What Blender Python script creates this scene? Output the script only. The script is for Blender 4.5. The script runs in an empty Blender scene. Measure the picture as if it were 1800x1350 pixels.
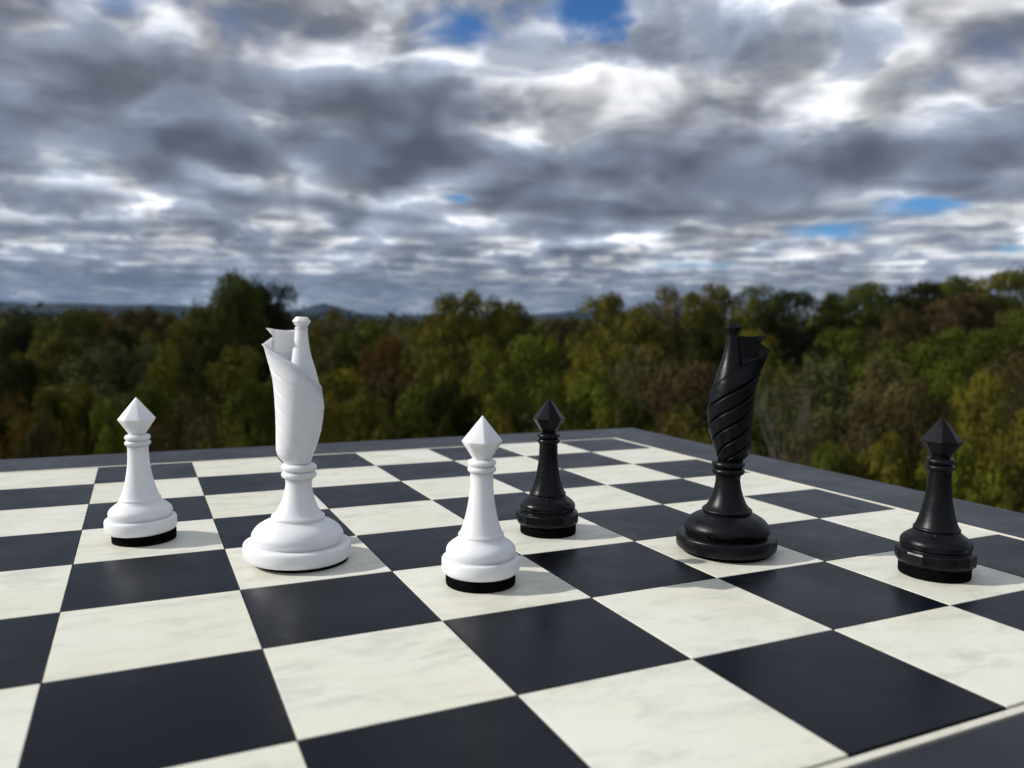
import bpy, math, random
import numpy as np
from mathutils import Vector, Matrix

# ------------------------------------------------------------------ camera, sky, sun, exposure
scene = bpy.context.scene
COL = scene.collection
S = 0.05                                   # one board square, metres
F_PX = 1388.7                              # focal length in pixels of an 1800 px wide frame
YAW, PITCH, ROLL = 0.4419113, -0.0742116, 0.0143824
CAM_B = (0.44271, -4.18019, 1.70514)       # camera in board squares
CAM_Z = CAM_B[2] * S

fwd = Vector((0, math.cos(PITCH), math.sin(PITCH)))
right = Vector((1, 0, 0))
up = right.cross(fwd)
r2 = right * math.cos(ROLL) + up * math.sin(ROLL)
u2 = -right * math.sin(ROLL) + up * math.cos(ROLL)
cam_data = bpy.data.cameras.new('camera')
cam = bpy.data.objects.new('camera', cam_data)
COL.objects.link(cam)
m = Matrix((r2, u2, -fwd)).transposed().to_4x4()
m.translation = Vector((0, 0, CAM_Z))
cam.matrix_world = m
cam_data.sensor_width = 36.0
cam_data.lens = 36.0 * F_PX / 1800.0
cam_data.clip_start = 0.01
cam_data.clip_end = 60000
cam_data.dof.use_dof = True
cam_data.dof.focus_distance = 0.295
cam_data.dof.aperture_fstop = 15.0
scene.camera = cam

SUN_EL = math.radians(31.0)
SHADOW = Vector((1.0, 0.03, 0)).normalized()     # where shadows fall (to the right)
sun_d = bpy.data.lights.new('sun', 'SUN')
sun_d.energy = 3.9
sun_d.angle = math.radians(0.6)
sun_d.color = (1.0, 0.965, 0.90)
sun = bpy.data.objects.new('sun', sun_d)
COL.objects.link(sun)
sdir = Vector((SHADOW.x * math.cos(SUN_EL), SHADOW.y * math.cos(SUN_EL), -math.sin(SUN_EL)))
sun.rotation_euler = sdir.to_track_quat('-Z', 'Y').to_euler()
sun.location = (-20, 0, 20)

scene.view_settings.view_transform = 'Standard'
scene.view_settings.look = 'None'
scene.view_settings.exposure = 0.12
scene.view_settings.gamma = 1.0
scene.view_settings.use_curve_mapping = False
scene.render.engine = 'CYCLES'
scene.cycles.use_denoising = True
scene.cycles.max_bounces = 6
scene.cycles.diffuse_bounces = 3
scene.cycles.transparent_max_bounces = 4
scene.cycles.volume_bounces = 0
scene.cycles.sample_clamp_indirect = 6.0


def ray(px, py):
    """direction in the world of a pixel of the 1800x1350 frame, forward component 1"""
    d = r2 * ((px - 900) / F_PX) + u2 * (-(py - 675) / F_PX) + fwd
    return d


class NB:
    """small helper to write node trees"""
    def __init__(s, tree):
        s.t = tree; s.n = tree.nodes; s.l = tree.links

    def put(s, node, i, v):
        sock = node.inputs[i]
        if v is None:
            return
        if isinstance(v, bpy.types.NodeSocket):
            s.l.new(v, sock)
        else:
            sock.default_value = v

    def math(s, op, a, b=None, c=None, clamp=False):
        n = s.n.new('ShaderNodeMath'); n.operation = op; n.use_clamp = clamp
        for i, v in enumerate((a, b, c)):
            s.put(n, i, v)
        return n.outputs[0]

    def vmath(s, op, a, b=None, scale=None):
        n = s.n.new('ShaderNodeVectorMath'); n.operation = op
        s.put(n, 0, a); s.put(n, 1, b)
        if scale is not None:
            s.put(n, 3, scale)
        return n.outputs['Value'] if op in ('LENGTH', 'DOT_PRODUCT') else n.outputs[0]

    def mix(s, f, a, b):
        n = s.n.new('ShaderNodeMix'); n.data_type = 'RGBA'
        s.put(n, 0, f); s.put(n, 6, a); s.put(n, 7, b)
        return n.outputs[2]

    def comb(s, x, y, z):
        n = s.n.new('ShaderNodeCombineXYZ')
        s.put(n, 0, x); s.put(n, 1, y); s.put(n, 2, z)
        return n.outputs[0]

    def noise(s, vec, scale, detail=4, rough=0.55, dist=0.0, dim='3D', lac=2.0):
        n = s.n.new('ShaderNodeTexNoise'); n.noise_dimensions = dim
        s.put(n, 'Vector', vec); s.put(n, 'Scale', scale); s.put(n, 'Detail', detail)
        s.put(n, 'Roughness', rough); s.put(n, 'Distortion', dist); s.put(n, 'Lacunarity', lac)
        return n.outputs['Fac']

    def maprange(s, v, a, b, c=0.0, d=1.0, smooth=True):
        n = s.n.new('ShaderNodeMapRange')
        n.interpolation_type = 'SMOOTHSTEP' if smooth else 'LINEAR'
        s.put(n, 0, v); s.put(n, 1, a); s.put(n, 2, b); s.put(n, 3, c); s.put(n, 4, d)
        return n.outputs[0]


def build_world():
    w = bpy.data.worlds.new('World')
    scene.world = w
    w.use_nodes = True
    t = w.node_tree
    t.nodes.clear()
    nb = NB(t)
    out = t.nodes.new('ShaderNodeOutputWorld')
    bg = t.nodes.new('ShaderNodeBackground')
    bg.inputs['Strength'].default_value = 0.1
    t.links.new(bg.outputs[0], out.inputs[0])
    sky = t.nodes.new('ShaderNodeTexSky')
    sky.sky_type = 'NISHITA'
    sky.sun_disc = False
    sky.sun_elevation = SUN_EL
    sky.sun_rotation = math.radians(-90)
    sky.air_density = 1.0
    sky.dust_density = 0.3
    sky.ozone_density = 2.5
    tc = t.nodes.new('ShaderNodeTexCoord')
    sep = t.nodes.new('ShaderNodeSeparateXYZ')
    t.links.new(tc.outputs['Generated'], sep.inputs[0])
    X, Y, Z = sep.outputs
    zc = nb.math('MAXIMUM', Z, 0.0)
    s = nb.math('DIVIDE', 1.0, nb.math('ADD', zc, 0.024))
    az = nb.math('ARCTAN2', X, Y)
    ang = nb.comb(az, Z, 0.0)
    # cloud banks and gaps: (azimuth px, height px, width px, height px, amount)
    GAPS = [
        (1065, 12, 80, 50, -0.34), (800, 50, 70, 36, -0.20), (225, -10, 110, 24, -0.16),
        (1640, 358, 72, 16, -0.24), (1450, 408, 60, 13, -0.22), (1180, 467, 80, 8, -0.22),
        (815, 347, 50, 12, -0.16), (1115, 420, 45, 10, -0.16), (1800, 436, 40, 10, -0.2),
    ]
    BANKS = [
        (230, 60, 300, 36, -0.20), (1400, 155, 170, 46, -0.26), (1050, 160, 105, 40, -0.22), (1700, 90, 160, 34, -0.12),
        (1770, 380, 80, 30, -0.12), (880, 385, 60, 22, -0.16), (1180, 430, 80, 14, -0.15), (620, 90, 60, 26, -0.12), (560, 215, 90, 22, -0.12),
        (170, 175, 330, 55, 0.22), (640, 265, 190, 46, 0.20), (1600, 280, 330, 46, 0.28),
        (1000, 85, 110, 36, 0.10), (1050, 300, 240, 32, 0.20), (1010, 372, 190, 22, 0.24), (1400, 50, 170, 40, 0.08), (480, 170, 200, 60, 0.10), (130, 260, 200, 22, 0.08), (330, 495, 420, 16, 0.16),
    ]
    def field(rows):
        tot = None
        for (px, py, wx, wy, a) in rows:
            d = ray(px, py).normalized()
            c0 = (math.atan2(d.x, d.y), d.z)
            v = nb.vmath('SUBTRACT', ang, (c0[0], c0[1], 0))
            v = nb.vmath('MULTIPLY', v, (F_PX / wx, F_PX / wy, 0))
            q = nb.vmath('DOT_PRODUCT', v, v)
            g = nb.math('MULTIPLY', nb.math('EXPONENT', nb.math('MULTIPLY', q, -0.7)), a)
            tot = g if tot is None else nb.math('ADD', tot, g)
        return tot
    gap = field(GAPS)
    bias = nb.math('ADD', gap, field(BANKS))
    # heaped tops: lumps as tall as they are wide
    lump = nb.noise(nb.vmath('MULTIPLY', tc.outputs['Generated'], (1.0, 1.0, 1.6)), 9.0, 6.0, 0.55, 0.35)
    bias = nb.math('ADD', bias, nb.math('MULTIPLY', nb.math('SUBTRACT', lump, 0.5), 0.62))
    puff = nb.noise(nb.vmath('MULTIPLY', tc.outputs['Generated'], (1.0, 1.0, 2.4)), 30.0, 4.0, 0.55, 0.3)
    low = nb.maprange(Z, 0.17, 0.06)
    bias = nb.math('ADD', bias, nb.math('MULTIPLY', low, nb.math('MULTIPLY', nb.math('SUBTRACT', puff, 0.5), 0.62)))
    def soft(off):
        return nb.noise(nb.vmath('MULTIPLY', nb.vmath('ADD', tc.outputs['Generated'], off), (1.0, 1.0, 1.6)), 9.0, 2.2, 0.45, 0.3)
    relief = nb.maprange(nb.math('SUBTRACT', soft((0, 0, 0)), soft((-0.016, 0.0, 0.024))), -0.14, 0.16, 0.66, 1.36)
    amp = nb.math('ADD', 0.40, nb.math('DIVIDE', 1.05, nb.math('ADD', 1.0, nb.math('POWER', nb.math('DIVIDE', s, 8.0), 2.0))))
    K = 9
    xy = nb.comb(X, Y, 0.0)
    trans = None
    acc = None
    DARK = (0.78, 0.91, 1.22, 1)
    MID = (2.15, 2.42, 2.95, 1)
    BRIGHT = (10.5, 10.5, 10.4, 1)
    thin = nb.math('DIVIDE', 1.0, nb.math('ADD', 1.0, nb.math('MULTIPLY', s, 0.35)))   # far banks seen edge-on
    for k in range(K):
        f = k / (K - 1)
        h = nb.math('ADD', 1.0, nb.math('MULTIPLY', thin, 0.078 * k))
        p = nb.vmath('SCALE', xy, None, nb.math('MULTIPLY', s, h))
        p = nb.vmath('ADD', p, (8.8, 15.3, 0.05 * k))
        n = nb.noise(p, 1.4, 4.0, 0.48, 0.3)
        n = nb.math('ADD', nb.math('MULTIPLY', nb.math('SUBTRACT', n, 0.5), amp), nb.math('ADD', bias, 0.5))
        t0 = 0.445 + 0.23 * f ** 1.3
        dens = nb.maprange(n, t0, t0 + 0.08)
        alpha = nb.math('MULTIPLY', dens, 0.58)
        # thick places are darker seen from below; the tops catch the sun
        thick = nb.maprange(n, t0, t0 + 0.30)
        lo = nb.mix(thick, MID, DARK)
        hi = nb.mix(nb.maprange(n, t0 + 0.06, t0 + 0.40), BRIGHT, (5.2, 5.3, 5.5, 1))
        col = nb.mix(f ** 1.15, lo, hi)
        if acc is None:
            acc = nb.vmath('SCALE', col, None, alpha)
            trans = nb.math('SUBTRACT', 1.0, alpha)
        else:
            acc = nb.vmath('ADD', acc, nb.vmath('SCALE', col, None, nb.math('MULTIPLY', trans, alpha)))
            trans = nb.math('MULTIPLY', trans, nb.math('SUBTRACT', 1.0, alpha))
    blue = nb.vmath('MULTIPLY', sky.outputs[0], (0.36, 0.66, 1.0))
    # a higher broken sheet behind the cumulus; open only in the gaps
    ph = nb.vmath('ADD', nb.vmath('SCALE', xy, None, nb.math('MULTIPLY', s, 1.5)), (2.0, 31.0, 4.0))
    nv = nb.noise(ph, 1.2, 5.0, 0.5, 0.2)
    sheet = nb.mix(nb.maprange(nb.math('ADD', nb.math('MULTIPLY', nv, 0.5), nb.math('MULTIPLY', lump, 0.5)), 0.36, 0.62), (2.3, 2.5, 3.1, 1), (8.6, 8.7, 8.9, 1))
    open_ = nb.maprange(nb.math('ADD', gap, nb.math('MULTIPLY', nb.math('SUBTRACT', lump, 0.45), 0.52)), -0.01, -0.25)
    back = nb.mix(open_, nb.vmath('SCALE', sheet, None, relief), blue)
    acc = nb.vmath('MULTIPLY', nb.vmath('SCALE', acc, None, relief), (1.10, 1.15, 1.24))
    cloudy = nb.vmath('ADD', acc, nb.vmath('SCALE', back, None, trans))
    # distance haze low over the horizon
    hz = nb.maprange(Z, 0.0, 0.10, 0.68, 0.0)
    cloudy = nb.mix(hz, cloudy, (1.35, 1.75, 2.4, 1))
    t.links.new(cloudy, bg.inputs['Color'])
    w.cycles.sampling_method = 'MANUAL'
    w.cycles.sample_map_resolution = 512


build_world()


# ------------------------------------------------------------------ helpers
def obj(name, me, parent=None, mat=None):
    o = bpy.data.objects.new(name, me)
    COL.objects.link(o)
    if parent is not None:
        o.parent = parent
    if mat is not None and me is not None and len(me.materials) == 0:
        me.materials.append(mat)
    return o


def mesh(name, verts, faces, smooth=False, mat=None):
    me = bpy.data.meshes.new(name)
    me.from_pydata([tuple(v) for v in verts], [], faces)
    if smooth:
        me.polygons.foreach_set('use_smooth', [True] * len(me.polygons))
    if mat:
        me.materials.append(mat)
    me.update()
    return me


def fast_mesh(name, co, quads, mat=None, smooth=False):
    """big meshes from numpy: co (n,3), quads (m,4) or tris (m,3)"""
    me = bpy.data.meshes.new(name)
    co = np.ascontiguousarray(co, dtype=np.float32)
    quads = np.ascontiguousarray(quads, dtype=np.int32)
    nf, k = quads.shape
    me.vertices.add(len(co)); me.vertices.foreach_set('co', co.ravel())
    me.loops.add(nf * k); me.loops.foreach_set('vertex_index', quads.ravel())
    me.polygons.add(nf)
    me.polygons.foreach_set('loop_start', np.arange(0, nf * k, k, dtype=np.int32))
    if smooth:
        me.polygons.foreach_set('use_smooth', np.ones(nf, dtype=bool))
    me.update(calc_edges=True)
    if mat:
        me.materials.append(mat)
    return me


def tag(o, label=None, cat=None, group=None, kind=None):
    if label: o['label'] = label
    if cat: o['category'] = cat
    if group: o['group'] = group
    if kind: o['kind'] = kind
    return o


def empty(name, loc, rz=0.0, parent=None):
    o = bpy.data.objects.new(name, None)
    o.empty_display_size = 0.02
    COL.objects.link(o)
    o.location = loc
    o.rotation_euler = (0, 0, rz)
    if parent: o.parent = parent
    return o


def material(name):
    mt = bpy.data.materials.new(name)
    mt.use_nodes = True
    t = mt.node_tree
    b = t.nodes.get('Principled BSDF')
    return mt, NB(t), b


# ------------------------------------------------------------------ materials
def mat_light_tile():
    mt, nb, b = material('cream_marbled_square')
    tc = nb.n.new('ShaderNodeTexCoord'); oi = nb.n.new('ShaderNodeObjectInfo')
    off = nb.vmath('SCALE', nb.comb(13.7, 27.1, 5.3), None, nb.math('MULTIPLY', oi.outputs['Random'], 9.0))
    p = nb.vmath('ADD', tc.outputs['Object'], off)
    ps = nb.vmath('MULTIPLY', p, (0.45, 1.0, 1.0))
    n1 = nb.noise(ps, 100.0, 6, 0.62, 0.5)
    n2 = nb.noise(ps, 220.0, 4, 0.6, 0.8)
    n3 = nb.noise(p, 26.0, 3, 0.5, 0.4)
    streak = nb.maprange(nb.math('ADD', nb.math('MULTIPLY', n1, 0.7), nb.math('MULTIPLY', n2, 0.3)), 0.44, 0.70)
    c = nb.mix(nb.maprange(n3, 0.35, 0.7), (0.735, 0.725, 0.60, 1), (0.77, 0.765, 0.68, 1))
    c = nb.mix(nb.math('MULTIPLY', streak, 0.66), c, (0.47, 0.47, 0.41, 1))
    fine = nb.maprange(nb.noise(ps, 420.0, 3, 0.7, 1.2), 0.62, 0.75)
    c = nb.mix(nb.math('MULTIPLY', fine, 0.22), c, (0.36, 0.35, 0.29, 1))
    nb.put(b, 'Base Color', c)
    nb.put(b, 'Roughness', nb.maprange(n1, 0.3, 0.7, 0.34, 0.48))
    b.inputs['Specular IOR Level'].default_value = 0.42
    return mt


def mat_dark(name, base, rough, spec):
    mt, nb, b = material(name)
    tc = nb.n.new('ShaderNodeTexCoord'); oi = nb.n.new('ShaderNodeObjectInfo')
    p = nb.vmath('ADD', tc.outputs['Object'], nb.vmath('SCALE', nb.comb(3.7, 8.1, 1.3), None, oi.outputs['Random']))
    n = nb.noise(nb.vmath('MULTIPLY', p, (0.2, 1.0, 1.0)), 260.0, 5, 0.65, 0.3)
    n2 = nb.noise(p, 40.0, 4, 0.6, 0.5)
    c = nb.mix(n, (base[0] * .75, base[1] * .75, base[2] * .75, 1), (base[0] * 1.25, base[1] * 1.25, base[2] * 1.25, 1))
    dust = nb.maprange(nb.noise(p, 900.0, 2, 0.5, 0.0), 0.70, 0.80)
    c = nb.mix(nb.math('MULTIPLY', dust, 0.06), c, (0.35, 0.34, 0.32, 1))
    nb.put(b, 'Base Color', c)
    nb.put(b, 'Roughness', nb.maprange(n2, 0.3, 0.7, rough - 0.05, rough + 0.07))
    b.inputs['Specular IOR Level'].default_value = spec
    bump = nb.n.new('ShaderNodeBump')
    bump.inputs['Strength'].default_value = 0.02
    bump.inputs['Distance'].default_value = 0.0002
    nb.put(bump, 'Height', n)
    nb.put(b, 'Normal', bump.outputs[0])
    return mt


def mat_white_plastic():
    mt, nb, b = material('white_printed_plastic')
    tc = nb.n.new('ShaderNodeTexCoord')
    n = nb.noise(tc.outputs['Object'], 160.0, 4, 0.6, 0.2)
    wc = nb.mix(n, (0.79, 0.80, 0.82, 1), (0.85, 0.86, 0.88, 1))
    marks = nb.maprange(nb.noise(tc.outputs['Object'], 480.0, 4, 0.7, 1.5), 0.68, 0.76)
    nb.put(b, 'Base Color', nb.mix(nb.math('MULTIPLY', marks, 0.22), wc, (0.42, 0.41, 0.38, 1)))
    nb.put(b, 'Roughness', nb.maprange(n, 0.3, 0.7, 0.34, 0.46))
    b.inputs['Subsurface Weight'].default_value = 0.75
    b.inputs['Subsurface Radius'].default_value = (1.0, 0.95, 0.9)
    b.inputs['Subsurface Scale'].default_value = 0.0040
    b.inputs['IOR'].default_value = 1.46
    bump = nb.n.new('ShaderNodeBump')
    bump.inputs['Strength'].default_value = 0.12
    bump.inputs['Distance'].default_value = 0.0002
    nb.put(bump, 'Height', nb.noise(tc.outputs['Object'], 700.0, 3, 0.6, 0.3))
    nb.put(b, 'Normal', bump.outputs[0])
    return mt


def mat_black_plastic(name, rough):
    mt, nb, b = material(name)
    tc = nb.n.new('ShaderNodeTexCoord')
    n = nb.noise(tc.outputs['Object'], 120.0, 5, 0.65, 0.4)
    specks = nb.maprange(nb.noise(tc.outputs['Object'], 1500.0, 1, 0.5, 0.0), 0.76, 0.80)
    c = nb.mix(n, (0.0015, 0.0020, 0.0030, 1), (0.004, 0.0045, 0.006, 1))
    c = nb.mix(nb.math('MULTIPLY', specks, 0.35), c, (0.5, 0.5, 0.5, 1))
    nb.put(b, 'Base Color', c)
    nb.put(b, 'Roughness', nb.maprange(n, 0.3, 0.7, rough - 0.08, rough + 0.12))
    b.inputs['Specular IOR Level'].default_value = 0.23
    bump = nb.n.new('ShaderNodeBump')
    bump.inputs['Strength'].default_value = 0.18
    bump.inputs['Distance'].default_value = 0.0003
    nb.put(bump, 'Height', nb.noise(tc.outputs['Object'], 420.0, 4, 0.6, 0.4))
    nb.put(b, 'Normal', bump.outputs[0])
    return mt


def mat_felt():
    mt, nb, b = material('black_felt')
    tc = nb.n.new('ShaderNodeTexCoord')
    n = nb.noise(tc.outputs['Object'], 1800.0, 3, 0.7, 0.0)
    nb.put(b, 'Base Color', nb.mix(n, (0.0008, 0.0008, 0.0008, 1), (0.004, 0.004, 0.0045, 1)))
    b.inputs['Roughness'].default_value = 1.0
    b.inputs['Specular IOR Level'].default_value = 0.05
    return mt


def mat_plain(name, c1, c2, scale, rough=0.9, spec=0.2):
    mt, nb, b = material(name)
    tc = nb.n.new('ShaderNodeTexCoord')
    n = nb.noise(tc.outputs['Object'], scale, 6, 0.62, 0.4)
    nb.put(b, 'Base Color', nb.mix(nb.maprange(n, 0.3, 0.7), c1 + (1,), c2 + (1,)))
    b.inputs['Roughness'].default_value = rough
    b.inputs['Specular IOR Level'].default_value = spec
    return mt


def mat_leaf(name, c, var=0.62):
    """leaf colour, varied from leaf to leaf and clump to clump"""
    mt = bpy.data.materials.new(name); mt.use_nodes = True
    t = mt.node_tree; t.nodes.clear(); nb = NB(t)
    out = t.nodes.new('ShaderNodeOutputMaterial')
    geo = t.nodes.new('ShaderNodeNewGeometry'); tc = t.nodes.new('ShaderNodeTexCoord')
    oi = t.nodes.new('ShaderNodeObjectInfo')
    rnd = geo.outputs['Random Per Island']
    clump = nb.noise(nb.vmath('ADD', tc.outputs['Object'], nb.comb(nb.math('MULTIPLY', oi.outputs['Random'], 50.0), 0.0, 0.0)), 5.0, 3, 0.6, 0.3)
    a = tuple(x * (1 - var) for x in c)
    b = (min(1, c[0] * (1 + var) + 0.012), min(1, c[1] * (1 + var * .8)), c[2] * (1 + var * .4))
    f = nb.math('ADD', nb.math('MULTIPLY', rnd, 0.45), nb.math('MULTIPLY', nb.maprange(clump, 0.3, 0.7), 0.55))
    col = nb.mix(f, a + (1,), b + (1,))
    dif = t.nodes.new('ShaderNodeBsdfPrincipled')
    nb.put(dif, 'Base Color', col)
    dif.inputs['Roughness'].default_value = 0.6
    dif.inputs['Specular IOR Level'].default_value = 0.02
    tr = t.nodes.new('ShaderNodeBsdfTranslucent')
    nb.put(tr, 'Color', nb.vmath('MULTIPLY', col, (1.2, 1.25, 0.7)))
    mx = t.nodes.new('ShaderNodeMixShader'); mx.inputs[0].default_value = 0.09
    t.links.new(dif.outputs[0], mx.inputs[1]); t.links.new(tr.outputs[0], mx.inputs[2])
    t.links.new(mx.outputs[0], out.inputs[0])
    return mt


M_LIGHT = mat_light_tile()
M_DARK = mat_dark('blue_black_square', (0.0030, 0.0046, 0.0085), 0.30, 0.13)
M_BORDER = mat_dark('charcoal_border', (0.009, 0.0115, 0.0165), 0.38, 0.38)
M_STRIP = mat_plain('pale_inlay', (0.62, 0.60, 0.50), (0.72, 0.70, 0.60), 150.0, 0.45, 0.4)
M_WHITE = mat_white_plastic()
M_BLACK = mat_black_plastic('black_printed_plastic', 0.34)
M_BLACK_GLOSS = mat_black_plastic('glossy_black_plastic', 0.24)
M_FELT = mat_felt()
M_CORE = mat_plain('dark_core', (0.010, 0.010, 0.011), (0.016, 0.016, 0.017), 60.0)

LEAF = {
    'mid green': mat_leaf('leaves_mid_green', (0.056, 0.078, 0.013)),
    'bright green': mat_leaf('leaves_bright_green', (0.086, 0.112, 0.016)),
    'dark green': mat_leaf('leaves_dark_green', (0.017, 0.028, 0.006)),
    'olive': mat_leaf('leaves_olive', (0.088, 0.092, 0.017)),
    'yellow green': mat_leaf('leaves_yellow_green', (0.120, 0.122, 0.018)),
    'grey green': mat_leaf('leaves_grey_green', (0.068, 0.084, 0.036)),
    'rust orange': mat_leaf('leaves_rust', (0.098, 0.064, 0.017)),
    'brown': mat_leaf('leaves_brown', (0.056, 0.052, 0.022)),
    'reddish brown': mat_leaf('leaves_reddish_brown', (0.058, 0.049, 0.025)),
    'tan': mat_leaf('leaves_tan', (0.092, 0.086, 0.040)),
}
M_BARK = mat_plain('bark', (0.035, 0.028, 0.020), (0.075, 0.062, 0.048), 9.0)
M_PALE_BARK = mat_plain('pale_bark', (0.06, 0.056, 0.05), (0.12, 0.113, 0.10), 7.0)
M_GROUND = mat_plain('forest_floor', (0.016, 0.017, 0.008), (0.045, 0.038, 0.018), 0.09)
M_HILL = mat_plain('wooded_hillside', (0.006, 0.009, 0.009), (0.012, 0.016, 0.014), 0.012)
M_CONCRETE = mat_plain('concrete', (0.30, 0.29, 0.27), (0.42, 0.41, 0.39), 12.0)


# ------------------------------------------------------------------ terrain
def sm(t):
    t = np.clip(t, 0, 1); return t * t * (3 - 2 * t)


def ground_z(x, y):
    x = np.asarray(x, float); y = np.asarray(y, float)
    d = np.hypot(x, y); a = np.arctan2(x, np.maximum(y, 1e-3))
    z = -24.0 + 10.0 * sm((a - 0.02) / 0.55) * sm((d - 85) / 150) * (1 - 0.8 * sm((d - 330) / 500))
    z = z + 9.0 * sm((d - 280) / 260)
    z = z + 1.2 * np.sin(x * 0.021 + 1.3) * np.cos(y * 0.017) * sm(d / 80)
    return z


def build_ground():
    rings = np.concatenate([[0], np.geomspace(6, 30000, 110)])
    na = 220
    co = [(0, 0, float(ground_z(0, 0.01)))]
    for r in rings[1:]:
        a = np.linspace(0, 2 * np.pi, na, endpoint=False)
        x, y = r * np.sin(a), r * np.cos(a)
        z = ground_z(x, np.where(y > 0, y, 0.01 + 0 * y)) if r < 2500 else np.full(na, -15.0)
        z = np.where(y > 0, z, -24.0 + 9.0 * float(sm((r - 280) / 260)))
        co += list(zip(x, y, z))
    faces = []
    for j in range(na):
        faces.append((0, 1 + j, 1 + (j + 1) % na))
    for i in range(len(rings) - 2):
        o0 = 1 + i * na; o1 = o0 + na
        for j in range(na):
            k = (j + 1) % na
            faces.append((o0 + j, o1 + j, o1 + k, o0 + k))
    me = mesh('ground', co, faces, True, M_GROUND)
    return tag(obj('ground', me), kind='structure')


def build_hills():
    """far wooded ridges; skyline given in frame pixels, each at its own distance"""
    rng = random.Random(4)
    lines = [
        ('distant_ridge', 5200, [(-700, 534), (-400, 528), (-150, 532), (0, 529), (60, 534), (130, 532), (200, 536), (270, 535), (330, 538), (400, 540), (470, 545), (560, 552), (640, 558)]),
        ('distant_mountain', 7600, [(380, 558), (450, 556), (495, 551), (528, 544), (550, 537), (568, 532), (588, 537), (612, 545), (640, 551), (700, 555), (760, 552), (850, 556), (930, 553), (1010, 547), (1080, 551), (1180, 556), (1300, 562), (1600, 566), (2100, 570)]),
    ]
    for name, dist, pts in lines:
        xs = np.arange(pts[0][0], pts[-1][0] + 1, 6.0)
        ys = np.interp(xs, [p[0] for p in pts], [p[1] for p in pts])
        ys = ys + np.array([rng.uniform(-0.5, 0.5) for _ in xs])
        rows = []
        for k, (dd, f) in enumerate(((0.90, 0.0), (0.94, 0.45), (0.975, 0.8), (1.0, 1.0), (1.04, 0.7), (1.10, 0.0))):
            row = []
            for x, y in zip(xs, ys):
                d = ray(x, y); sc = dist / d.y
                top = CAM_Z + d.z * sc
                px_, py_ = d.x * sc * dd, dist * dd
                wob = (math.sin(px_ * 0.011 + k) + math.sin(px_ * 0.023 + 2 * k)) * 5 * (0 < k < 5) * (k != 3)
                row.append((px_, py_, -16 + (top + 16) * f + wob))
            rows.append(row)
        n = len(xs)
        co = [v for r in rows for v in r]
        faces = [(a * n + i, a * n + i + 1, (a + 1) * n + i + 1, (a + 1) * n + i) for a in range(5) for i in range(n - 1)]
        tag(obj('hills' if name == 'distant_ridge' else 'mountain', mesh(name, co, faces, True, M_HILL)), kind='structure')


build_ground()
build_hills()


def build_terrace():
    """what carries the board: a plinth on a small roof terrace, all hidden under the board in the photograph"""
    bx, by = -0.0165, 0.334
    co, fa = [], []
    def box(x0, x1, y0, y1, z0, z1):
        i = len(co)
        co.extend([(x0, y0, z0), (x1, y0, z0), (x1, y1, z0), (x0, y1, z0), (x0, y0, z1), (x1, y0, z1), (x1, y1, z1), (x0, y1, z1)])
        fa.extend([(i, i + 3, i + 2, i + 1), (i + 4, i + 5, i + 6, i + 7), (i, i + 1, i + 5, i + 4), (i + 1, i + 2, i + 6, i + 5), (i + 2, i + 3, i + 7, i + 6), (i + 3, i, i + 4, i + 7)])
    box(bx - .12, bx + .12, by - .12, by + .12, -0.80, -0.0094)
    box(-1.5, 1.5, -4.5, 1.1, -1.0, -0.80)
    box(-1.2, 1.2, -4.2, 0.8, -26.0, -1.0)
    tag(obj('terrace', mesh('terrace', co, fa, False, M_CONCRETE)), kind='structure')


build_terrace()


# ------------------------------------------------------------------ chess board
def board_to_world(b, r, z=0.0):
    c, s_ = math.cos(YAW), math.sin(YAW)
    db, dr = (b - CAM_B[0]) * S, (r - CAM_B[1]) * S
    return Vector((c * db - s_ * dr, s_ * db + c * dr, z * S))


def bevel_plate(w, d, h, bev):
    """plate with chamfered top edge, top at z=0, centred"""
    x, y = w / 2, d / 2
    co = [(-x, -y, -h), (x, -y, -h), (x, y, -h), (-x, y, -h),
          (-x, -y, -bev), (x, -y, -bev), (x, y, -bev), (-x, y, -bev),
          (-x + bev, -y + bev, 0), (x - bev, -y + bev, 0), (x - bev, y - bev, 0), (-x + bev, y - bev, 0)]
    fa = [(0, 3, 2, 1), (8, 9, 10, 11)]
    for k in range(4):
        j = (k + 1) % 4
        fa.append((k, j, 4 + j, 4 + k)); fa.append((4 + k, 4 + j, 8 + j, 8 + k))
    return co, fa


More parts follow.
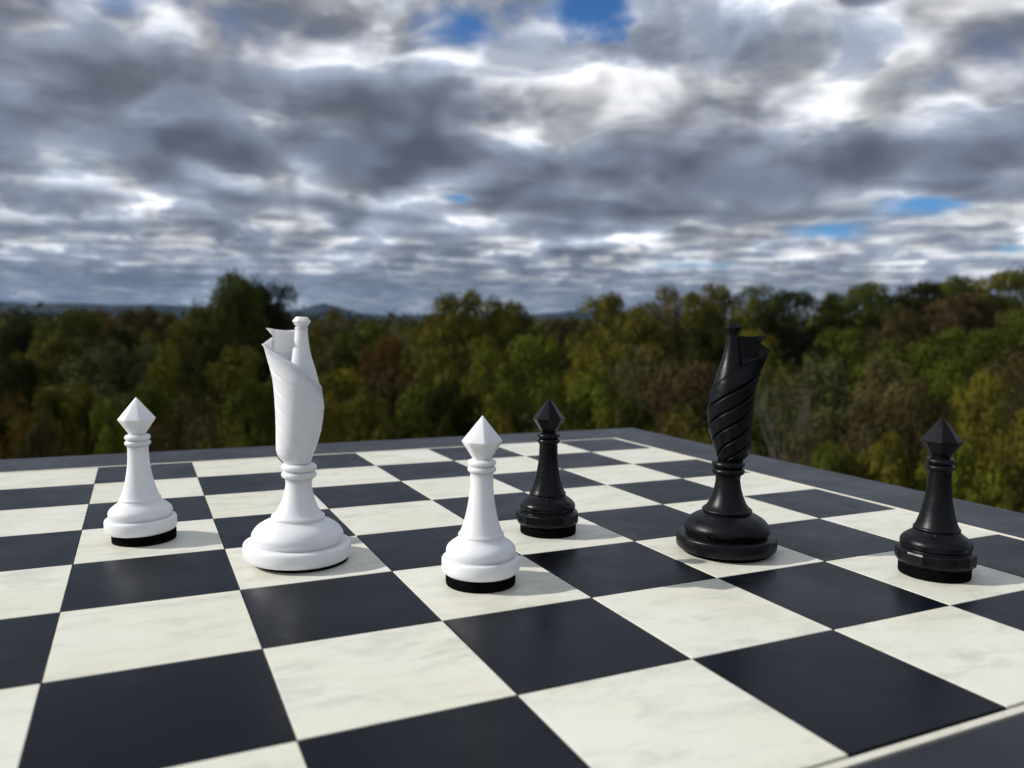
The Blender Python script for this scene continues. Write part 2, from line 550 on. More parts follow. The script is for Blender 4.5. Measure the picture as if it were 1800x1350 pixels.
def build_board():
    root = empty('chess_board', board_to_world(3, 2, 0), YAW)
    tag(root, 'chess board of cream and blue-black squares with charcoal border under all the pieces', 'chess board')
    # board frame: local x = b, local y = r; squares b -1..7, r -2..6
    gap = 0.006
    co, fa = bevel_plate((1 - gap) * S, (1 - gap) * S, 0.004, 0.00012)
    ml = mesh('light_square', co, fa, False, M_LIGHT)
    md = mesh('dark_square', co, fa, False, M_DARK)
    rng = random.Random(2)
    for i in range(8):
        for j in range(8):
            b, r = -1 + i + .5, -2 + j + .5
            light = ((i - 1) + (j - 2) - 2) % 2 == 0      # square b 0..1, r 2..3 is light
            o = obj('board_square', ml if light else md, root)
            o.location = ((b - 3) * S, (r - 2) * S, rng.uniform(-0.00004, 0.0))
    # core, inlay strips and border rails
    hw = 4 * S
    co, fa = bevel_plate(2 * (hw + 0.06 * S), 2 * (hw + 0.06 * S), 0.008, 0.0001)
    core = obj('core_panel', mesh('core_panel', co, fa, False, M_CORE), root)
    core.location = (0, 0, -0.0012)
    g0, g1 = hw + 0.018 * S, hw + 0.060 * S
    o0, o1 = hw + 0.064 * S, 5.0 * S
    def ring_piece(name, a, b, top, bot, mt, bev):
        # mitred trapezoid rails, one for each side
        for k in range(4):
            c, s_ = math.cos(k * math.pi / 2), math.sin(k * math.pi / 2)
            prof = [(a, bot), (a, top - bev), (a + bev, top), (b - bev * 1.2, top), (b, top - bev * 1.2), (b, bot)]
            co = []
            for sgn in (-1, 1):
                for (d, z) in prof:
                    x, y = sgn * (d - 0.00003), d
                    co.append((c * x - s_ * y, s_ * x + c * y, z))
            n = len(prof)
            fa = [tuple(reversed(range(n))), tuple(range(n, 2 * n))]
            for q in range(n):
                w = (q + 1) % n
                fa.append((q, w, n + w, n + q))
            me = mesh(name, co, fa, False, mt)
            obj(name, me, root)
    ring_piece('inlay_strip', g0, g1, 0.00003, -0.004, M_STRIP, 0.0001)
    ring_piece('border_rail', o0, o1, 0.00006, -0.016, M_BORDER, 0.0009)


build_board()


# ------------------------------------------------------------------ chess pieces
def lathe(name, prof, seg=64, smooth=True, mat=None, off=0.0, sub=True):
    """prof: (radius, z) in squares from bottom to top; closed at both ends"""
    co, fa = [], []
    n = len(prof)
    for (r, z) in prof:
        for k in range(seg):
            a = 2 * math.pi * k / seg + off
            co.append((r * S * math.cos(a), r * S * math.sin(a), z * S))
    for i in range(n - 1):
        for k in range(seg):
            j = (k + 1) % seg
            fa.append((i * seg + k, i * seg + j, (i + 1) * seg + j, (i + 1) * seg + k))
    fa.append(tuple(reversed(range(seg))))
    fa.append(tuple(range((n - 1) * seg, n * seg)))
    me = mesh(name, co, fa, smooth, mat)
    if smooth:
        me.polygons[-1].use_smooth = False
        me.polygons[-2].use_smooth = False
        try:
            me.set_sharp_from_angle(angle=math.radians(40))
        except Exception:
            pass
    return me


def spline(pts, per=5):
    """Catmull-Rom through profile points"""
    out = []
    P = [pts[0]] + list(pts) + [pts[-1]]
    for i in range(1, len(P) - 2):
        p0, p1, p2, p3 = P[i - 1], P[i], P[i + 1], P[i + 2]
        for k in range(per):
            t = k / per
            out.append(tuple(0.5 * ((2 * p1[c]) + (-p0[c] + p2[c]) * t + (2 * p0[c] - 5 * p1[c] + 4 * p2[c] - p3[c]) * t * t + (-p0[c] + 3 * p1[c] - 3 * p2[c] + p3[c]) * t ** 3) for c in (0, 1)))
    out.append(pts[-1])
    return out


def torus_prof(r, half, z0, z1, n=9):
    """rounded ring profile between z0 and z1 with outer radius r"""
    zc, hz = (z0 + z1) / 2, (z1 - z0) / 2
    return [(r - half + half * math.cos(a), zc + hz * math.sin(a)) for a in [(-math.pi / 2) + math.pi * k / (n - 1) for k in range(n)]]


def disc_prof(r, z0, z1, cb, ct):
    return [(r - cb * 1.1, z0), (r - cb * 0.3, z0 + cb * 0.7), (r, z0 + cb * 1.6), (r, z1 - ct), (r - ct * 0.35, z1 - ct * 0.3), (r - ct, z1)]


def make_felt(root, r, h, mat, dx=0.0, dy=0.0):
    prof = [(r * 0.985, 0.001), (r, h * .15), (r * 1.0, h * 0.85), (r * 0.985, h)]
    o = obj('felt_pad', lathe('felt_pad', prof, 56, True, mat), root)
    o.location = (dx * S, dy * S, 0)
    return o


def make_pawn(label, b, r, mat, group, head_rot=0.0, disc_seg=64, felt_off=(0, 0), felt_h=0.080, lean=(0, 0)):
    loc = board_to_world(b, r)
    a = math.atan2(loc.x, loc.y)
    root = empty('chess_pawn', loc, -a)
    root.rotation_euler = (lean[0], lean[1], -a)
    tag(root, label, 'chess pawn', group)
    make_felt(root, 0.232, felt_h, M_FELT, *felt_off)
    d0 = felt_h - 0.002
    o = obj('base_disc', lathe('base_disc', disc_prof(0.259, d0, 0.182, 0.018, 0.016), disc_seg, disc_seg > 30, mat, off=0.227), root)
    body = [(0.226, 0.176), (0.224, 0.184)] + spline([(0.222, 0.190), (0.229, 0.208), (0.230, 0.230), (0.220, 0.252), (0.195, 0.275), (0.166, 0.295), (0.150, 0.312)], 4)
    body += [(0.1475, 0.314), (0.1505, 0.320), (0.1515, 0.328), (0.149, 0.335), (0.143, 0.339)]
    body += spline([(0.140, 0.342), (0.124, 0.385), (0.108, 0.44), (0.095, 0.50), (0.085, 0.56), (0.079, 0.62), (0.076, 0.68), (0.0755, 0.722), (0.079, 0.742)], 4)
    bo = obj('body', lathe('body', body, 64, True, mat), root)
    obj('collar_ring', lathe('collar_ring', torus_prof(0.0945, 0.026, 0.738, 0.782), 56, True, mat), bo)
    obj('collar_ring', lathe('collar_ring', torus_prof(0.0935, 0.026, 0.781, 0.826), 56, True, mat), bo)
    head = [(0.060, 0.815), (0.064, 0.836), (0.1345, 0.944), (0.1345, 0.948), (0.0015, 1.113)]
    me = lathe('faceted_head', head, 8, False, mat, off=head_rot)
    h = obj('faceted_head', me, root)
    bv = h.modifiers.new('edge', 'BEVEL'); bv.width = 0.00018; bv.segments = 2; bv.limit_method = 'ANGLE'; bv.angle_limit = math.radians(12)
    return root


ZP = [0.690, 0.712, 0.735, 0.765, 0.794, 0.85, 0.941, 1.02, 1.089, 1.16, 1.238, 1.30, 1.371, 1.459, 1.545]
RL = [0.074, 0.080, 0.088, 0.098, 0.108, 0.126, 0.150, 0.160, 0.165, 0.158, 0.145, 0.130, 0.112, 0.085, 0.062]
RR = [0.096, 0.110, 0.130, 0.152, 0.158, 0.160, 0.162, 0.165, 0.169, 0.174, 0.181, 0.190, 0.207, 0.230, 0.254]
RF = [0.080, 0.090, 0.102, 0.114, 0.122, 0.138, 0.154, 0.162, 0.166, 0.166, 0.162, 0.154, 0.134, 0.110, 0.088]


def wrap_point(th, z, groove, scale=1.0):
    """th: 0 at the flag side, pi/2 at the viewer's side, pi opposite, on to 2 pi"""
    rl, rr, rf = np.interp(z, ZP, RL), np.interp(z, ZP, RR), np.interp(z, ZP, RF)
    c, s_ = math.cos(th), math.sin(th)
    if c < 0:
        x = rl * c; y = rf * s_
    else:
        phi = abs(((th + math.pi) % (2 * math.pi)) - math.pi) / (math.pi / 2)
        x = rr * (0.6 * math.cos(phi * math.pi / 2) + 0.4 * (1 - phi) * (1 + 0.42 * phi)); y = rf * s_
    u = th / math.pi                                # front runs 0..1
    q = (1.382 - 0.31 * u - z) / 0.124
    fr = q - math.floor(q)                          # 0 just under a groove .. 1 at the next
    d = min(fr, 1 - fr)
    if z > 1.382 - 0.31 * u + 0.02:
        k = 1.02
    else:
        k = 1.0 + 0.040 * (1 - fr) * groove - 0.14 * groove * math.exp(-(d / 0.055) ** 2)
    k *= scale
    return x * k, -y * k


def make_flag_piece(label, b, r, mat, mirror, groove, lean=0.0, felt_dx=0.0, flare=0.0):
    loc = board_to_world(b, r)
    a = math.atan2(loc.x, loc.y)
    root = empty('flag_chess_piece', loc, -a)
    root.rotation_euler = (0, lean, -a)
    tag(root, label, 'chess piece', 'tall chess pieces with a flag wound round a pole')
    sx = -1 if mirror else 1
    make_felt(root, 0.330, 0.032, M_FELT, felt_dx)
    obj('base_disc', lathe('base_disc', disc_prof(0.376, 0.030, 0.138, 0.016, 0.014), 96, True, mat), root)
    body = [(0.300, 0.120), (0.303, 0.142)] + spline([(0.306, 0.146), (0.316, 0.166), (0.320, 0.190), (0.312, 0.215), (0.288, 0.245), (0.250, 0.272), (0.212, 0.291), (0.186, 0.303)], 4)
    body += [(0.182, 0.306)] + torus_prof(0.187, 0.010, 0.306, 0.334, 7) + [(0.176, 0.335)]
    body += spline([(0.172, 0.337), (0.150, 0.362), (0.128, 0.405), (0.110, 0.455), (0.098, 0.505), (0.092, 0.55), (0.094, 0.580), (0.102, 0.602)], 4)
    bo = obj('body', lathe('body', body, 80, True, mat), root)
    obj('collar_ring', lathe('collar_ring', torus_prof(0.1235, 0.030, 0.594, 0.648), 64, True, mat), bo)
    obj('collar_ring', lathe('collar_ring', torus_prof(0.1245, 0.030, 0.647, 0.701), 64, True, mat), bo)
    # the flag wound in bands round the pole
    NT, NZ = 176, 190
    zt_x = [0, .25, .5, .75, 1.0]; zt_y = [1.545, 1.478, 1.390, 1.305, 1.235]
    co, fa = [], []
    for i in range(NT):
        th = 2 * math.pi * i / NT
        u = th / math.pi
        uu = u if u <= 1 else 2 - u
        zt = float(np.interp(uu, zt_x, zt_y))
        col = []
        for k in range(NZ + 1):
            z = 0.690 + (zt - 0.690) * k / NZ
            x, y = wrap_point(th, z, groove, 1.0 + 0.035 * math.exp(-((zt - z) / 0.014) ** 2) * (1 - uu * .5))
            col.append((x, y, z))
        for k in range(13):                       # over the rim and down the inside
            t = k / 12
            z = zt - (0.0 if k == 0 else 0.003 + 0.055 * min(1, t * 1.6))
            sc = 0.955 - 0.03 * t if t < .6 else 0.937 - 1.9 * (t - .6)
            x, y = wrap_point(th, z, 0.0, sc)
            col.append((x, y, z))
        co += [(sx * p[0] * (1 + flare * float(sm((p[2] - 1.33) / 0.2))) * S, p[1] * S, p[2] * S) for p in col]
    n = NZ + 14
    for i in range(NT):
        j = (i + 1) % NT
        for k in range(n - 1):
            q = (i * n + k, j * n + k, j * n + k + 1, i * n + k + 1)
            fa.append(q if not mirror else tuple(reversed(q)))
    fa.append(tuple(i * n for i in (range(NT) if mirror else reversed(range(NT)))))
    me = mesh('wound_flag', co, [tuple(reversed(f)) for f in fa], True, mat)
    try:
        me.set_sharp_from_angle(angle=math.radians(50))
    except Exception:
        pass
    wf = obj('wound_flag', me, root)
    pole = spline([(0.150, 1.05), (0.146, 1.15), (0.138, 1.235), (0.118, 1.32), (0.098, 1.39), (0.076, 1.455), (0.060, 1.52), (0.050, 1.58), (0.0445, 1.63), (0.0425, 1.652)], 4)
    pole += [(0.0455, 1.654), (0.0455, 1.668), (0.040, 1.670)]
    po = obj('pole', lathe('pole', pole, 48, True, mat), root)
    knob = [(0.039, 1.664), (0.041, 1.672), (0.068, 1.711), (0.068, 1.714), (0.041, 1.744)]
    kb = obj('faceted_knob', lathe('faceted_knob', knob, 8, False, mat, off=math.pi / 8), po)
    bv = kb.modifiers.new('edge', 'BEVEL'); bv.width = 0.00015; bv.segments = 2; bv.limit_method = 'ANGLE'; bv.angle_limit = math.radians(12)
    # free end of the flag: swallow tail
    xs_top = [0.02, 0.06, 0.10, 0.14, 0.18, 0.192]
    rows = []
    N = 22
    for i in range(N + 1):
        f = i / N
        x0 = 0.02 + (0.192 - 0.02) * f
        rows.append((x0, 1.655 - 0.010 * math.sin(math.pi * f * .9), 1.36 if x0 < 0.15 else 1.36 + 0.6 * (x0 - 0.15)))
    pts = []      # outline polygon split in two tails: build as strips
    co, fa = [], []
    def flag_y(x):
        return 0.030 * math.sin(math.pi * min(1, x / 0.262)) - 0.004
    def add_strip(cols):
        i0 = len(co)
        th = 0.0075
        for (x, zt, zb) in cols:
            y = flag_y(x)
            x = x * (1 + flare)
            co.extend([(sx * x * S, (y - th) * S, zt * S), (sx * x * S, (y - th) * S, zb * S), (sx * x * S, (y + th) * S, zt * S), (sx * x * S, (y + th) * S, zb * S)])
        m_ = len(cols)
        for i in range(m_ - 1):
            a_, b_ = i0 + i * 4, i0 + (i + 1) * 4
            for q in ((a_, a_ + 1, b_ + 1, b_), (a_ + 2, b_ + 2, b_ + 3, a_ + 3), (a_, b_, b_ + 2, a_ + 2), (a_ + 1, a_ + 3, b_ + 3, b_ + 1)):
                fa.append(q if not mirror else tuple(reversed(q)))
        e = i0 + (m_ - 1) * 4
        fa.append((i0, i0 + 2, i0 + 3, i0 + 1)); fa.append((e, e + 1, e + 3, e + 2))
    add_strip(rows)
    up_, lo_ = [], []
    for i in range(9):
        f = i / 8
        x = 0.192 + 0.048 * f
        up_.append((x, 1.653 + 0.004 * f, 1.600 + (1.655 - 1.600) * f))
    for i in range(9):
        f = i / 8
        x = 0.192 + 0.064 * f
        lo_.append((x, 1.600 - 0.052 * f, float(np.interp(x + 0.012, RR, ZP))))
    add_strip(up_); add_strip(lo_)
    obj('flag_tail', mesh('flag_tail', co, fa, False, mat), wf)
    return root


make_flag_piece('tall white chess piece with a flag flying left, between the two white pawns', 1.449, 1.519, M_WHITE, True, 0.20, lean=0.022, felt_dx=0.027)
make_flag_piece('tall black chess piece with a ridged spiral flag flying right, between the black pawns', 4.497, 0.503, M_BLACK, False, 1.3, lean=-0.004, flare=0.055)
GW, GB = 'white pawns with pointed heads', 'black pawns with pointed heads'
make_pawn('white pawn on black felt pad, leftmost of all the chess pieces', 0.437, 2.518, M_WHITE, GW, head_rot=0.08, felt_off=(0.020, -0.004), felt_h=0.078, lean=(0, -0.019))
make_pawn('white pawn in the foreground, right of the tall white piece, nearest to the viewer', 2.468, 0.544, M_WHITE, GW, head_rot=0.09)
make_pawn('glossy black pawn at the back, between the front white pawn and the tall black piece', 3.484, 1.527, M_BLACK_GLOSS, GB, head_rot=0.0, disc_seg=15, felt_off=(0.008, 0))
make_pawn('black pawn at the right edge of the board, rightmost of all the chess pieces', 5.494, -0.520, M_BLACK, GB, head_rot=0.03, disc_seg=15, felt_off=(-0.002, 0), felt_h=0.084)


# ------------------------------------------------------------------ trees
def rand_unit(rng, n):
    v = rng.normal(size=(n, 3)); return v / np.linalg.norm(v, axis=1)[:, None]


def leaf_cards(rng, centres, normals, size):
    """bent diamond leaves (two quads each -> one 6-vertex leaf kept to a quad pair)"""
    n = len(centres)
    t = rand_unit(rng, n)
    a = np.cross(normals, t); a /= np.linalg.norm(a, axis=1)[:, None] + 1e-9
    b = np.cross(normals, a)
    s = size[:, None]
    L = 1.5 * s * a
    W = 0.75 * s * b
    co = np.stack([centres - L * .5, centres + W * .5 + normals * s * .12, centres + L * .5, centres - W * .5 + normals * s * .12], 1).reshape(-1, 3)
    q = np.arange(n * 4).reshape(n, 4)
    return co, q


def tube_set(branches, seg=6):
    """branches: list of list of (point, radius) -> mesh arrays"""
    co, fa = [], []
    for br in branches:
        i0 = len(co)
        for k, (p, r) in enumerate(br):
            p = np.array(p)
            q = np.array(br[min(k + 1, len(br) - 1)][0]) - np.array(br[max(k - 1, 0)][0])
            q = q / (np.linalg.norm(q) + 1e-9)
            h = np.array([1, 0, 0]) if abs(q[0]) < .8 else np.array([0, 1, 0])
            u = np.cross(q, h); u /= np.linalg.norm(u); v = np.cross(q, u)
            for s_ in range(seg):
                an = 2 * math.pi * s_ / seg
                co.append(p + r * (math.cos(an) * u + math.sin(an) * v))
        for k in range(len(br) - 1):
            for s_ in range(seg):
                t = (s_ + 1) % seg
                fa.append((i0 + k * seg + s_, i0 + k * seg + t, i0 + (k + 1) * seg + t, i0 + (k + 1) * seg + s_))
    return np.array(co), np.array(fa)


def grow(rng, p, d, length, r, depth, out, tips, spread=0.6, up=0.15):
    n = 5
    pts = [(p.copy(), r)]
    for k in range(n):
        d = d + rng.normal(size=3) * 0.13 + np.array([0, 0, up * .3])
        d /= np.linalg.norm(d)
        p = p + d * length / n
        pts.append((p.copy(), r * (1 - 0.55 * (k + 1) / n)))
    out.append(pts)
    if depth == 0:
        tips.append(p); return
    for c in range(3 if depth > 1 else 3):
        nd = d + rand_unit(rng, 1)[0] * spread * 1.25 + np.array([0, 0, up])
        nd /= np.linalg.norm(nd)
        j = rng.integers(2, n + 1)
        grow(rng, pts[j][0].copy(), nd, length * rng.uniform(.55, .8), pts[j][1] * .75, depth - 1, out, tips, spread, up)


def proto(seed, shape, leaves=5200):
    """unit tree: height 1, crown half-width about 0.5 (scaled per tree). returns trunk mesh, crown mesh"""
    rng = np.random.default_rng(seed)
    branches, tips = [], []
    if shape == 'bare':
        base = np.array([0, 0, 0.])
        pts = [(np.array([0, 0, 0]), .028), (np.array([.01, 0, .2]), .022), (np.array([-.01, .01, .42]), .017)]
        branches.append(pts)
        for k in range(6):
            an = 2 * math.pi * k / 6 + rng.uniform(-.4, .4)
            d = np.array([math.cos(an) * .7, math.sin(an) * .7, 1.0]); d /= np.linalg.norm(d)
            grow(rng, np.array([0, 0, .22 + .035 * k]), d, .30, .0125, 3, branches, tips, .55, .28)
        T = np.array(tips)
        c = T[rng.integers(0, len(T), 900)] + rng.normal(size=(900, 3)) * .04
        co, q = leaf_cards(rng, c, rand_unit(rng, 900), rng.uniform(.006, .012, 900))
        tco, tf = tube_set(branches, 5)
        return fast_mesh('trunk', tco, tf, None, True), fast_mesh('crown', co, q)
    # clump centres inside a crown envelope
    if shape == 'broad':
        z0, zc, h, w, ncl = .30, .66, .36, .50, 46
    elif shape == 'oval':
        z0, zc, h, w, ncl = .22, .60, .42, .42, 46
    elif shape == 'narrow':
        z0, zc, h, w, ncl = .15, .57, .45, .30, 40
    else:                                        # conical evergreen
        z0, zc, h, w, ncl = .12, .55, .45, .42, 60
    cl, cr = [], []
    tries = 0
    while len(cl) < ncl and tries < 6000:
        tries += 1
        v = rng.uniform(-1, 1, 3)
        rr = np.linalg.norm(v)
        if rr > 1 or rr < 0.35: continue
        p = np.array([v[0] * w, v[1] * w, zc + v[2] * h])
        rad = rng.uniform(.085, .15) * (1.0 if shape in ('broad', 'oval') else .8)
        if shape == 'cone':
            tz = (p[2] - (zc - h)) / (2 * h)
            k = (1 - tz) ** .8 * .95 + .05
            p[0] *= k; p[1] *= k; rad *= .5 + .5 * k
        if any(np.linalg.norm(p - c) < .62 * min(rad, r0) for c, r0 in zip(cl, cr)): continue
        cl.append(p); cr.append(rad)
    cl = np.array(cl); cr = np.array(cr)
    wts = cr ** 2 / np.sum(cr ** 2)
    idx = rng.choice(len(cl), leaves, p=wts)
    d = rand_unit(rng, leaves)
    d[:, 2] = np.abs(d[:, 2]) * np.where(rng.uniform(size=leaves) < .78, 1, -1)
    rad = cr[idx] * rng.uniform(.35, 1.08, leaves) ** .6
    c = cl[idx] + d * rad[:, None] * np.array([1.1, 1.1, .8])
    nrm = d + rng.normal(size=(leaves, 3)) * .55; nrm /= np.linalg.norm(nrm, axis=1)[:, None]
    # a few stray sprigs so the outline frays
    ns = leaves // 12
    sidx = rng.integers(0, leaves, ns)
    c[sidx] += d[sidx] * rng.uniform(.01, .05, ns)[:, None]
    co, q = leaf_cards(rng, c, nrm, rng.uniform(.012, .027, leaves))
    crown = fast_mesh('crown', co, q)
    # trunk and limbs
    top = .86 if shape in ('cone', 'narrow') else .72
    pts = []
    x = y = 0.0
    for k in range(9):
        f = k / 8
        x += rng.normal() * .006; y += rng.normal() * .006
        pts.append((np.array([x, y, top * f]), .020 * (1 - .8 * f) + .002))
    branches.append(pts)
    for k in range(10):
        p0 = pts[rng.integers(3, 8)]
        tgt = cl[rng.integers(0, len(cl))]
        mid = (p0[0] + tgt) / 2 + np.array([0, 0, -.02]) + rng.normal(size=3) * .01
        branches.append([(p0[0], p0[1] * .6), (mid, p0[1] * .4), (tgt, p0[1] * .15)])
    tco, tf = tube_set(branches, 6)
    return fast_mesh('trunk', tco, tf, None, True), crown


PROTO = {}
for nm, sd, shp, nl in (('broad', 11, 'broad', 14500), ('broad2', 12, 'broad', 14500), ('broad3', 19, 'broad', 14500), ('oval', 13, 'oval', 12500), ('oval2', 14, 'oval', 12500),
                        ('narrow', 15, 'narrow', 10000), ('cone', 16, 'cone', 12500), ('bare', 17, 'bare', 0), ('thin', 18, 'broad', 3600)):
    PROTO[nm] = proto(sd, shp, nl)

# one row for each tree that can be told apart: frame px of the crown top, crown width in px, distance, colour, kind
TREES = [
    # left: skyline and slope
    (408, 497, 150, 150, 'mid green', 'broad'), (452, 508, 100, 154, 'dark green', 'oval2'), (488, 518, 110, 158, 'dark green', 'oval'), (350, 548, 90, 165, 'olive', 'oval2'),
    (122, 553, 150, 140, 'mid green', 'broad2'), (38, 572, 130, 160, 'dark green', 'broad'), (172, 556, 70, 190, 'rust orange', 'oval'),
    (255, 553, 130, 170, 'brown', 'broad3'), (312, 572, 120, 150, 'olive', 'broad2'), (205, 590, 110, 135, 'dark green', 'broad'),
    (75, 600, 120, 125, 'olive', 'oval2'), (210, 622, 215, 92, 'grey green', 'broad3'), (296, 628, 80, 90, 'yellow green', 'oval'),
    (80, 658, 110, 66, 'olive', 'narrow'), (15, 698, 110, 64, 'rust orange', 'thin'), (330, 700, 160, 62, 'reddish brown', 'thin'),
    (15, 640, 110, 100, 'dark green', 'broad2'), (425, 628, 140, 100, 'olive', 'oval'), (385, 598, 130, 120, 'dark green', 'broad'),
    (440, 690, 120, 70, 'mid green', 'broad3'), (188, 728, 90, 58, 'bright green', 'oval'), (140, 690, 110, 72, 'olive', 'broad'),
    (255, 690, 130, 68, 'mid green', 'broad2'), (400, 745, 110, 56, 'olive', 'thin'), (60, 750, 100, 55, 'brown', 'oval2'), (-40, 600, 130, 120, 'mid green', 'broad3'),
    (530, 590, 110, 130, 'olive', 'broad2'), (510, 660, 120, 85, 'dark green', 'oval'), 
    # centre
    (578, 556, 95, 200, 'tan', 'oval'), (640, 578, 110, 165, 'mid green', 'broad'), (672, 600, 92, 140, 'rust orange', 'broad2'),
    (602, 632, 95, 100, 'yellow green', 'narrow'), (702, 560, 90, 200, 'tan', 'thin'), (822, 528, 170, 160, 'olive', 'broad3'),
    (748, 560, 100, 180, 'olive', 'oval2'), (762, 632, 130, 110, 'olive', 'oval'), (695, 662, 110, 100, 'reddish brown', 'broad'),
    (722, 690, 150, 80, 'mid green', 'broad2'), (800, 688, 120, 76, 'dark green', 'broad'), (920, 600, 165, 118, 'bright green', 'broad2'),
    (900, 542, 110, 205, 'olive', 'broad'), (640, 700, 110, 70, 'olive', 'oval2'), (885, 728, 75, 62, 'rust orange', 'thin'),
    (1028, 640, 80, 100, 'yellow green', 'oval'), (850, 610, 110, 130, 'olive', 'oval'), (570, 720, 110, 62, 'yellow green', 'broad3'),
    # right of centre
    (1072, 527, 140, 185, 'olive', 'broad2'), (1000, 568, 120, 200, 'brown', 'broad3'), (1160, 521, 115, 190, 'tan', 'oval'),
    (1248, 512, 140, 200, 'olive', 'broad'), (1110, 562, 150, 150, 'olive', 'broad3'), (1052, 665, 130, 85, 'bright green', 'broad'),
    (1132, 612, 150, 112, 'tan', 'thin'), (1212, 648, 145, 95, 'reddish brown', 'broad2'), (1195, 722, 140, 66, 'olive', 'thin'),
    (1250, 588, 150, 135, 'dark green', 'oval2'), (980, 690, 110, 78, 'mid green', 'oval'), (1120, 720, 110, 68, 'dark green', 'broad2'),
    # right: hillside
    (1332, 515, 115, 215, 'mid green', 'oval'), (1402, 518, 140, 210, 'dark green', 'broad2'), (1462, 511, 115, 220, 'mid green', 'cone'),
    (1532, 507, 125, 225, 'mid green', 'broad3'), (1602, 503, 135, 230, 'dark green', 'oval2'), (1682, 495, 140, 235, 'mid green', 'broad'),
    (1762, 483, 165, 235, 'olive', 'broad2'), (1840, 480, 150, 225, 'mid green', 'oval'), (1578, 553, 100, 160, 'brown', 'broad3'),
    (1692, 524, 150, 185, 'reddish brown', 'broad'), (1500, 585, 150, 145, 'mid green', 'broad2'), (1440, 600, 120, 130, 'dark green', 'cone'),
    (1452, 650, 150, 100, 'grey green', 'oval'), (1605, 615, 160, 125, 'mid green', 'broad'), (1688, 588, 160, 140, 'mid green', 'broad3'),
    (1560, 640, 125, 106, 'tan', 'oval2'), (1648, 652, 130, 94, 'mid green', 'oval'), (1722, 668, 110, 86, 'yellow green', 'broad2'),
    (1785, 618, 140, 100, 'reddish brown', 'thin'), (1625, 690, 120, 78, 'brown', 'oval'), (1530, 722, 140, 70, 'brown', 'broad3'),
    (1445, 735, 150, 62, 'brown', 'thin'), (1742, 716, 130, 64, 'olive', 'oval2'), (1565, 790, 150, 50, 'olive', 'broad'),
    (1685, 792, 160, 48, 'bright green', 'broad2'), (1790, 745, 150, 50, 'olive', 'oval'), (1455, 805, 130, 50, 'mid green', 'broad3'),
    (1335, 690, 120, 84, 'mid green', 'broad'), (1325, 590, 130, 150, 'olive', 'broad2'), (1810, 560, 140, 150, 'mid green', 'oval2'),
    (1395, 625, 190, 74, 'bare', 'bare'), (1562, 715, 120, 66, 'bare', 'bare'),
]


def landmark(px, top):
    """how the tree stands to things that are easy to find in the picture"""
    marks = [(240, 'the leftmost white pawn'), (515, 'the tall white piece'), (845, 'the front white pawn'), (962, 'the back black pawn'),
             (1295, 'the tall black piece'), (1655, 'the rightmost black pawn')]
    mx, nm = min(marks, key=lambda q: abs(q[0] - px))
    if abs(px - mx) < 38: return 'behind ' + nm
    return ('left of ' if px < mx else 'right of ') + nm


def tree_label(row, seen):
    px, top, w, D, colr, kind = row
    if colr == 'bare':
        base = 'bare pale-branched tree'
    else:
        form = {'broad': 'broad', 'oval': 'rounded', 'narr': 'narrow', 'cone': 'pointed', 'thin': 'sparse'}[kind[:4] if kind[:4] in ('oval', 'narr', 'cone', 'thin') else 'broad']
        base = form + ' ' + {'reddish brown': 'dull brown', 'brown': 'dark brown', 'rust orange': 'rusty brown'}.get(colr, colr) + ' tree'
    where = 'on the skyline' if top < 563 else ('far back' if D > 110 else ('mid-wood' if D > 78 else 'just past the board edge'))
    return base + ' ' + where + ' ' + landmark(px, top)


def tree_labels():
    """one label for each tree; look-alikes at the same landmark are told apart by their order from the left"""
    labs = [tree_label(r, None) for r in TREES]
    out = []
    for i, (r, l) in enumerate(zip(TREES, labs)):
        same = sorted((TREES[j][0], j) for j in range(len(TREES)) if labs[j] == l)
        if len(same) > 1:
            k = [j for _, j in same].index(i)
            l += ', ' + (['left one', 'right one'] if len(same) == 2 else ['left one', 'middle one', 'right one'])[k]
        out.append(l)
    return out


def plant_trees():
    rng = random.Random(8)
    for row, lab in zip(TREES, tree_labels()):
        px, top, w, D, colr, kind = row
        d = ray(px, top); sc = D / d.y
        x, y, zt = d.x * sc, D, CAM_Z + d.z * sc
        zg = float(ground_z(x, y)) - 0.3
        H = max(zt - zg, 3.0)
        W = w / F_PX * D * 1.04
        root = empty('bare_tree' if colr == 'bare' else 'tree', (x, y, zg), rng.uniform(0, 6.28))
        tag(root, lab, 'tree', 'autumn trees in the wood beyond the board')
        tm, cm = PROTO[kind]
        halfw = {'broa': .56, 'oval': .48, 'narr': .36, 'cone': .40, 'bare': .42, 'thin': .56}[kind[:4]]
        k = W / (2 * halfw)
        for nm, me, mt in (('trunk', tm, M_PALE_BARK if colr == 'bare' else M_BARK), ('crown', cm, LEAF['tan'] if colr == 'bare' else LEAF[colr])):
            if len(me.materials) == 0: me.materials.append(mt)
            o = obj(nm, me, root)
            # crowns stay roughly as deep as wide; thin tall trees get a longer stem
            o.scale = (k, k * rng.uniform(.9, 1.1), H / 1.0)
            o.material_slots[0].link = 'OBJECT'
            o.material_slots[0].material = mt
    return


plant_trees()


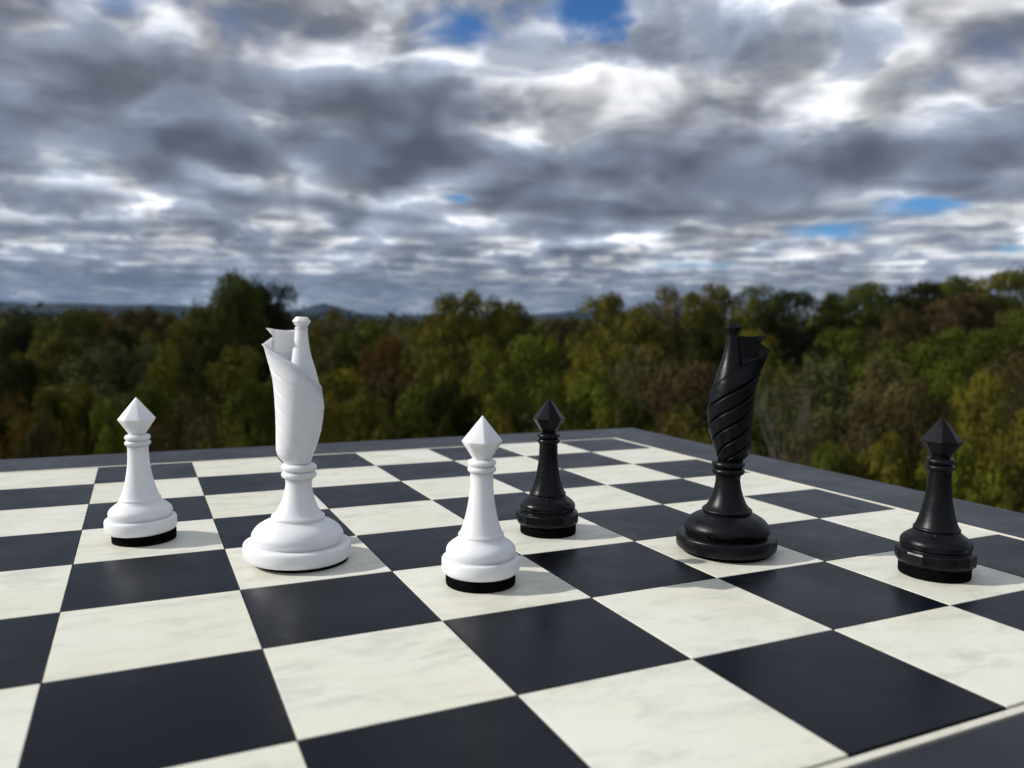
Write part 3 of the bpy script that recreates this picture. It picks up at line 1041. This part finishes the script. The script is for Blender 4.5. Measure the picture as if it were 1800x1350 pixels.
def build_mass(name, label, cat, seed, spots, mats, leaves_per, size):
    """a mass of foliage nobody could count: one object"""
    rng = np.random.default_rng(seed)
    C, Nn, Z, Mi = [], [], [], []
    for (x, y, z, r, h, mi) in spots:
        n = leaves_per
        d = rand_unit(rng, n); d[:, 2] = np.abs(d[:, 2])
        lob = 1 + .35 * np.sin(d[:, 0] * 6 + x) * np.cos(d[:, 1] * 5 + y)
        rr = rng.uniform(.5, 1.05, n) ** .5 * lob
        c = np.stack([x + d[:, 0] * rr * r, y + d[:, 1] * rr * r, z + d[:, 2] * rr * h], 1)
        nr = d + rng.normal(size=(n, 3)) * .5; nr /= np.linalg.norm(nr, axis=1)[:, None]
        C.append(c); Nn.append(nr); Z.append(rng.uniform(.6, 1.2, n) * size * (0.5 + 0.5 * r / 3)); Mi.append(np.full(n, mi))
    co, q = leaf_cards(rng, np.concatenate(C), np.concatenate(Nn), np.concatenate(Z))
    me = fast_mesh(name, co, q)
    for mt in mats: me.materials.append(mt)
    me.polygons.foreach_set('material_index', np.concatenate(Mi).astype(np.int32))
    me.update()
    return tag(obj(name, me), label, cat, kind='stuff')


def build_masses():
    rng = random.Random(21)
    mats = [LEAF['dark green'], LEAF['olive'], LEAF['mid green'], LEAF['brown'], LEAF['reddish brown'], LEAF['tan']]
    pick = [0, 0, 0, 0, 0, 0, 1, 2, 2, 3]
    spots = []
    for _ in range(2100):
        y = 42 + 250 * rng.random() ** 1.25
        a = rng.uniform(-.80, .80)
        x = y * a
        zg = float(ground_z(x, y))
        h = rng.uniform(3.0, 7.5) if y < 95 else rng.uniform(5.0, 12.0)
        spots.append((x, y, zg + h * .15, rng.uniform(1.6, 3.4), h * .85, rng.choice(pick if y < 95 else pick + [1, 2, 2, 3, 5])))
    for _ in range(330):
        y = rng.uniform(170, 290)
        a = rng.uniform(.10, .80)
        x = y * a
        zg = float(ground_z(x, y))
        h = rng.uniform(11, 16.5)
        spots.append((x, y, zg + h * .1, rng.uniform(2.4, 4.2), h * .9, rng.choice([0, 0, 0, 2, 2, 2, 1])))
    build_mass('undergrowth', 'dark tangle of lower foliage filling the wood between the trees', 'foliage', 5, spots, mats, 130, 0.42)
    spots = []
    for _ in range(2600):
        y = 270 + 1900 * rng.random() ** 1.8
        a = rng.uniform(-.78, .78)
        x = y * a
        zg = float(ground_z(x, y))
        h = rng.uniform(16, 23)
        spots.append((x, y, zg + h * .2, rng.uniform(5, 9) * (1 + y / 1500), h * .8, rng.choice([0, 0, 0, 0, 2, 2, 1, 3])))
    build_mass('distant_woods', 'dark far-off woods running to the horizon below the hills', 'woods', 6, spots, mats, 55, 1.1)


build_masses()


# ------------------------------------------------------------------ air
def build_haze():
    x, y0, y1, z0, z1 = 9500, -300, 9500, -27.0, 330.0
    co = [(-x, y0, z0), (x, y0, z0), (x, y1, z0), (-x, y1, z0), (-x, y0, z1), (x, y0, z1), (x, y1, z1), (-x, y1, z1)]
    fa = [(0, 3, 2, 1), (4, 5, 6, 7), (0, 1, 5, 4), (1, 2, 6, 5), (2, 3, 7, 6), (3, 0, 4, 7)]
    mt = bpy.data.materials.new('pale_air'); mt.use_nodes = True
    t = mt.node_tree; t.nodes.clear()
    out = t.nodes.new('ShaderNodeOutputMaterial')
    v = t.nodes.new('ShaderNodeVolumePrincipled')
    v.inputs['Color'].default_value = (0.24, 0.52, 1.0, 1)
    v.inputs['Density'].default_value = 0.000018
    v.inputs['Anisotropy'].default_value = 0.2
    t.links.new(v.outputs[0], out.inputs['Volume'])
    o = obj('haze', mesh('haze', co, fa, False, mt))
    tag(o, kind='stuff', label='thin blue air over the far hills', cat='haze')


build_haze()
